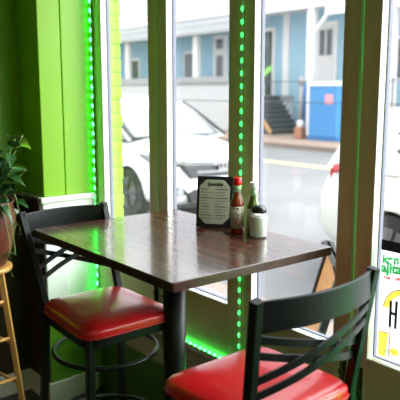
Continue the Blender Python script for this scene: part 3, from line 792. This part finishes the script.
# ------------------------------------------------------------------ blue house
FY = 20.6      # facade wall, porch posts in front of it
PYy = 18.9
hs = empty('porch_house', (-20, FY, SWZ), 0, 'pale blue house with a white-posted porch across the street', 'house')
def hp(name, mb, m, par=hs, **k):
    o = mb.build(name, m, par, **k); return o
def hb_(x0, x1, y0, y1, z0, z1): return MB().box(x0+20, x1+20, y0-FY, y1-FY, z0-SWZ, z1-SWZ)
DZ = 1.35
hp('wall', hb_(-42, -8, FY, FY+6, SWZ, 4.9), M['sidingblue'])
hp('upper_wall', hb_(-42, -20.6, PYy-.05, FY+6, 4.9, 9), M['sidingwhite'])
hp('upper_wall', hb_(-20.6, -8, PYy+.2, FY+6, 4.9, 9), M['sidingwhite'])
hp('porch_deck', hb_(-42, -19.32, PYy-.1, FY, DZ-.22, DZ), M['gutter'])
hp('porch_skirt', hb_(-42, -19.32, PYy, FY, SWZ, DZ-.22), M['sidingwhite'])
hp('porch_ceiling', hb_(-42, -8, PYy-.2, FY, 4.75, 4.9), M['wood_white'])
hp('porch_beam', hb_(-21.2, -8, PYy-.15, PYy+.12, 4.6, 4.75), M['wood_white'])
pr_ = MB(); pr_.prism([(PYy-.55-FY, 4.0-SWZ), (PYy-.55-FY, 4.12-SWZ), (PYy-.06-FY, 4.50-SWZ), (PYy+.3-FY, 4.50-SWZ), (PYy+.3-FY, 4.06-SWZ)], -22, -.8, 'X')
hp('fascia', hb_(-42, -20.7, PYy-.05, PYy+.2, 4.5, 4.9), M['sidingwhite'])
hp('porch_roof', pr_, M['gutter'])
def column(x, z0=DZ, z1=4.75, w=.16):
    return hp('porch_post', hb_(x-w, x+w, PYy-.02, PYy+.22, z0, z1), M['wood_white'], bevel=.02)
for x in (-35.5, -29.8, -23.96): column(x, DZ, 4.05)
column(-16.94, SWZ, 4.6, .18)
column(-13.34, SWZ, 4.6, .14)
hp('gutter_board', hb_(-16.0, -8, PYy-.3, PYy-.16, 4.25, 4.6), M['wood_white'])
br_ = MB(); br_.bar([(-16.8+20, PYy+.1-FY, 3.75-SWZ), (-15.95+20, PYy+.1-FY, 4.6-SWZ)], .10, .14)
hp('post_brace', br_, M['wood_white'])
hp('corner_board', hb_(-19.98, -19.62, FY-.05, FY, SWZ, 4.75), M['wood_white'])
def house_door(x0, x1, z0, z1, mm, lights):
    f = hp('door_frame', hb_(x0-.14, x1+.14, FY-.07, FY, z0, z1+.16), M['wood_white'])
    d = hp('house_door', hb_(x0, x1, FY-.10, FY-.07, z0, z1), mm, f)
    for (a, b, c, e) in lights: hp('pane', hb_(a, b, FY-.115, FY-.10, c, e), M['winglass'], d)
house_door(-17.95, -17.15, DZ, 4.1, M['doorwhite'], [(-17.87, -17.6, 2.95, 3.95), (-17.5, -17.23, 2.95, 3.95)])
house_door(-21.4, -20.6, DZ, 4.1, M['doordark'], [(-21.3, -20.7, 3.45, 4.0)])
house_door(-24.45, -23.75, DZ, 4.0, M['doorwhite'], [(-24.33, -23.87, 2.2, 3.2), (-24.33, -23.87, 3.5, 3.95)])
house_door(-29.0, -28.0, DZ, 3.2, M['doorwhite'], [(-28.8, -28.2, 1.7, 3.0)])
house_door(-32.0, -31.2, DZ, 3.2, M['doordark'], [])
for x0, x1 in ((-26.9, -26.2), (-14.4, -13.6)):
    f = hp('window_frame', hb_(x0-.1, x1+.1, FY-.06, FY, 1.9, 3.5), M['wood_white'])
    hp('pane', hb_(x0, x1, FY-.08, FY-.06, 2.0, 3.4), M['winglass'], f)
hp('porch_parapet', hb_(-42, -19.32, PYy-.14, PYy-.03, SWZ, 1.82), M['sidingwhite'])
hp('parapet_cap', hb_(-42, -21.3, PYy-.22, PYy+.05, 1.82, 2.16), M['gutter'], bevel=.04)
# steps climbing towards the left
stp = empty('front_steps', (-17.98, 18.8, SWZ), 0, 'grey painted front steps climbing left to the porch door', 'steps')
for k in range(8):
    b_ = MB(); x1 = -k*.165; b_.box(-1.33, x1, -.78, .80, k*.187, (k+1)*.187-.03); b_.build('riser', M['stepgrey'], stp)
    b_ = MB(); b_.box(-1.33 if k == 7 else x1-.19, x1+.03, -.80, .82, (k+1)*.187-.03, (k+1)*.187); b_.build('tread', mat('grey_tread_paint', (.13, .135, .15), .7) if k == 0 else bpy.data.materials['grey_tread_paint'], stp)
pk = MB(); pk.bar([(.0, -.86, .08), (-1.25, -.86, 1.30)], .05, .16); pk.build('stringer_plank', M['plank'], stp)
# the green strip hanging in the doorway
gb = MB(); gb.bar([(-21.4, 19.6, 2.3), (-20.8, 19.6, 2.05), (-20.3, 19.6, 2.15), (-19.7, 19.6, 2.5)], .03, .22)
tag(gb.build('banner', mat('lime_banner_cloth', (.30, .75, .15), .6)), 'lime green cloth strip sagging across the dark doorway', 'banner')
# porta potty
pp_ = empty('portable_toilet', (-14.8, 17.85, SWZ), 0, 'blue portable toilet with pale roof and pink sign', 'portable toilet')
PW = .62
MB().box(-PW, PW, -PW, PW, .12, 1.86).build('cabin', M['pottyblue'], pp_, bevel=.03)
MB().box(-PW-.03, PW+.03, -PW-.03, PW+.03, 0, .12).build('skid', M['postblue'], pp_)
rp = MB(); rp.prism([(-PW-.04, 1.86), (PW+.04, 1.86), (PW+.0, 1.95), (.3, 2.06), (-.3, 2.06), (-PW, 1.95)], -PW-.04, PW+.04, 'X'); rp.build('roof', mat('pale_toilet_roof', (.75, .80, .85), .5), pp_, bevel=.02)
MB().box(PW, PW+.02, -.42, .42, .2, 1.8).build('door', M['pottyblue'], pp_, bevel=.01)
MB().box(.10, .44, -PW-.012, -PW, 1.25, 1.58).build('sign_plate', M['pink'], pp_, label='pink sign plate')
rb = MB()
for i in range(5): rb.box(-.5+i*.25-.015, -.5+i*.25+.015, -PW-.008, -PW, .2, 1.15)
rb.build('rib', M['pottyblue'], pp_)
# blue fence post, pipe and cables
tag(MB().tube([(-16.18, 17.8, SWZ), (-16.18, 17.8, 1.85)], .09, 12).build('fence_post', M['postblue']), 'dark blue post just left of the pipe by the grey steps', 'post')
pi_ = empty('pipe_stand', (-15.95, 17.4, SWZ), 0, 'grey pipe with a white collar rising from an orange base, left of the portable toilet', 'pipe')
MB().tube([(0, 0, .4), (0, 0, 2.0)], .075, 14).build('pipe', M['galv'], pi_)
MB().box(-.16, .16, -.16, .16, 0, .42).build('base', M['orangepaint'], pi_, bevel=.04)
MB().lathe([(.12, .42), (.13, .5), (.12, .62), (.09, .66)], n=16).build('collar', M['wood_white'], pi_)
MB().lathe([(.09, 1.9), (.12, 1.98), (.12, 2.1), (.06, 2.2)], n=16).build('valve', M['galv'], pi_)
fc = empty('cable_fence', (-17, 16.9, SWZ), 0, 'thin cable fence along the far sidewalk in front of the blue house', 'fence')
for z in (1.30, 2.02):
    MB().tube([(-6, 0, z), (16, 0, z)], .018, 6).build('cable', M['cable'], fc)
for x in (-5.9, 5.2, 10, 15.9):
    MB().tube([(x, 0, 0), (x, 0, 2.1)], .035, 8).build('post', M['cable'], fc)
# bushes by the right
def bush(loc, R_, H_, label, seed, nm='shrub', mm=None):
    g2 = random.Random(seed); b_ = MB()
    for k in range(420):
        a, ph = g2.uniform(0, 2*PI), math.acos(g2.uniform(-.3, 1)); q = R_*g2.uniform(.55, 1)
        p = Vector((q*math.sin(ph)*math.cos(a), q*math.sin(ph)*math.sin(a), H_*.5+H_*.5*g2.uniform(.5, 1)*math.cos(ph)))
        leaf_mesh(b_, p, (g2.uniform(-1, 1), g2.uniform(-1, 1), g2.uniform(-.2, 1)), .16, .05, .3)
    r_ = empty(nm, loc, 0, label, 'shrub')
    b_.build('foliage', mm or M['grass'], r_)
    t_ = MB()
    for k in range(4): t_.tube([(0.03*k, 0, 0), (.1*math.cos(k*1.6), .1*math.sin(k*1.6), H_*.7)], .02, 6)
    t_.build('stem', M['plank'], r_)
# left white building far down the street
wb = empty('white_building', (-46, 16, SWZ), 0, 'white building with arched awning far down the street at left', 'building')
MB().box(-9, 3.0, 1.5, 14, 0, 10).build('wall', M['sidingwhite'], wb)
def arch(): 
    a_ = MB(); pts = [(-.9, 0), (.9, 0)]+[(.9*math.cos(q*PI/12), .55*math.sin(q*PI/12)) for q in range(1, 12)]
    a_.prism(pts, -.7, 0, 'X'); return a_
for k, y in enumerate((2.2,)):
    pass
for x in (-6.5, -3.3, -.2):
    aw = MB(); aw.prism([(x-.9, 4.0), (x+.9, 4.0), (x+.8, 4.35), (x+.4, 4.62), (x-.4, 4.62), (x-.8, 4.35)], .7, 1.5, 'Y'); aw.build('awning', M['awning'], wb)
    f = MB().box(x-.65, x+.65, 1.42, 1.5, 1.2, 3.7).build('window_frame', M['wood_white'], wb)
    MB().box(x-.5, x-.05, 1.40, 1.43, 1.4, 3.5).box(x+.05, x+.5, 1.40, 1.43, 1.4, 3.5).build('pane', mat('pale_reflective_glass', (.55, .60, .68), .15), f)

# ------------------------------------------------------------------ light
w = bpy.data.worlds.new('sky'); S.world = w; w.use_nodes = True
nt = w.node_tree; bg = nt.nodes['Background']
# hazy bright sky, brightest high up beyond the houses
tc = nt.nodes.new('ShaderNodeTexCoord')
vn = nt.nodes.new('ShaderNodeVectorMath'); vn.operation = 'NORMALIZE'
dp = nt.nodes.new('ShaderNodeVectorMath'); dp.operation = 'DOT_PRODUCT'; dp.inputs[1].default_value = tuple(Vector((.55, .62, .56)).normalized())
mm1 = nt.nodes.new('ShaderNodeMath'); mm1.operation = 'MAXIMUM'; mm1.inputs[1].default_value = 0
mm2 = nt.nodes.new('ShaderNodeMath'); mm2.operation = 'POWER'; mm2.inputs[1].default_value = 4
mm3 = nt.nodes.new('ShaderNodeMath'); mm3.operation = 'MULTIPLY_ADD'; mm3.inputs[1].default_value = 8.0; mm3.inputs[2].default_value = 1.4
nt.links.new(tc.outputs['Generated'], vn.inputs[0]); nt.links.new(vn.outputs[0], dp.inputs[0]); nt.links.new(dp.outputs['Value'], mm1.inputs[0])
nt.links.new(mm1.outputs[0], mm2.inputs[0]); nt.links.new(mm2.outputs[0], mm3.inputs[0]); nt.links.new(mm3.outputs[0], bg.inputs[1])
bg.inputs[0].default_value = (.93, .97, 1, 1)
# unseen fill lamps added behind the viewer to brighten room and window frames
for x, y in ((2.4, .3), (2.2, -1.4)):
    pn = empty('fill_lamp', (x, y, CZ), 0, 'round fill lamp added unseen behind the viewer', 'lamp', 'added fill lamps')
    MB().lathe([(.16, -.05), (.17, -.03), (.17, 0)], n=32).build('lamp_housing', M['black_metal'], pn)
    MB().lathe([(.14, -.062), (.155, -.051)], n=32).build('diffuser', mat('fill_lamp_diffuser', (.9, .9, .85), .5, emit=(1, .85, .65), es=44), pn)

# ------------------------------------------------------------------ camera
cam = bpy.data.cameras.new('camera'); co = bpy.data.objects.new('camera', cam); COL.objects.link(co)
co.location = (0, 0, 1.575); co.rotation_euler = (math.radians(90-9.66), 0, math.radians(51.3))
cam.sensor_width = 36; cam.lens = 646/400*36; cam.clip_start = .05; cam.clip_end = 300
cam.dof.use_dof = True; cam.dof.focus_distance = 2.2; cam.dof.aperture_fstop = 4.5
S.camera = co
S.view_settings.view_transform = 'Standard'; S.view_settings.look = 'None'
S.view_settings.exposure = 0.8; S.view_settings.gamma = 1
S.view_settings.use_curve_mapping = False
S.cycles.use_denoising = True
S.cycles.max_bounces = 16; S.cycles.diffuse_bounces = 12; S.cycles.transparent_max_bounces = 16
S.cycles.sample_clamp_indirect = 6
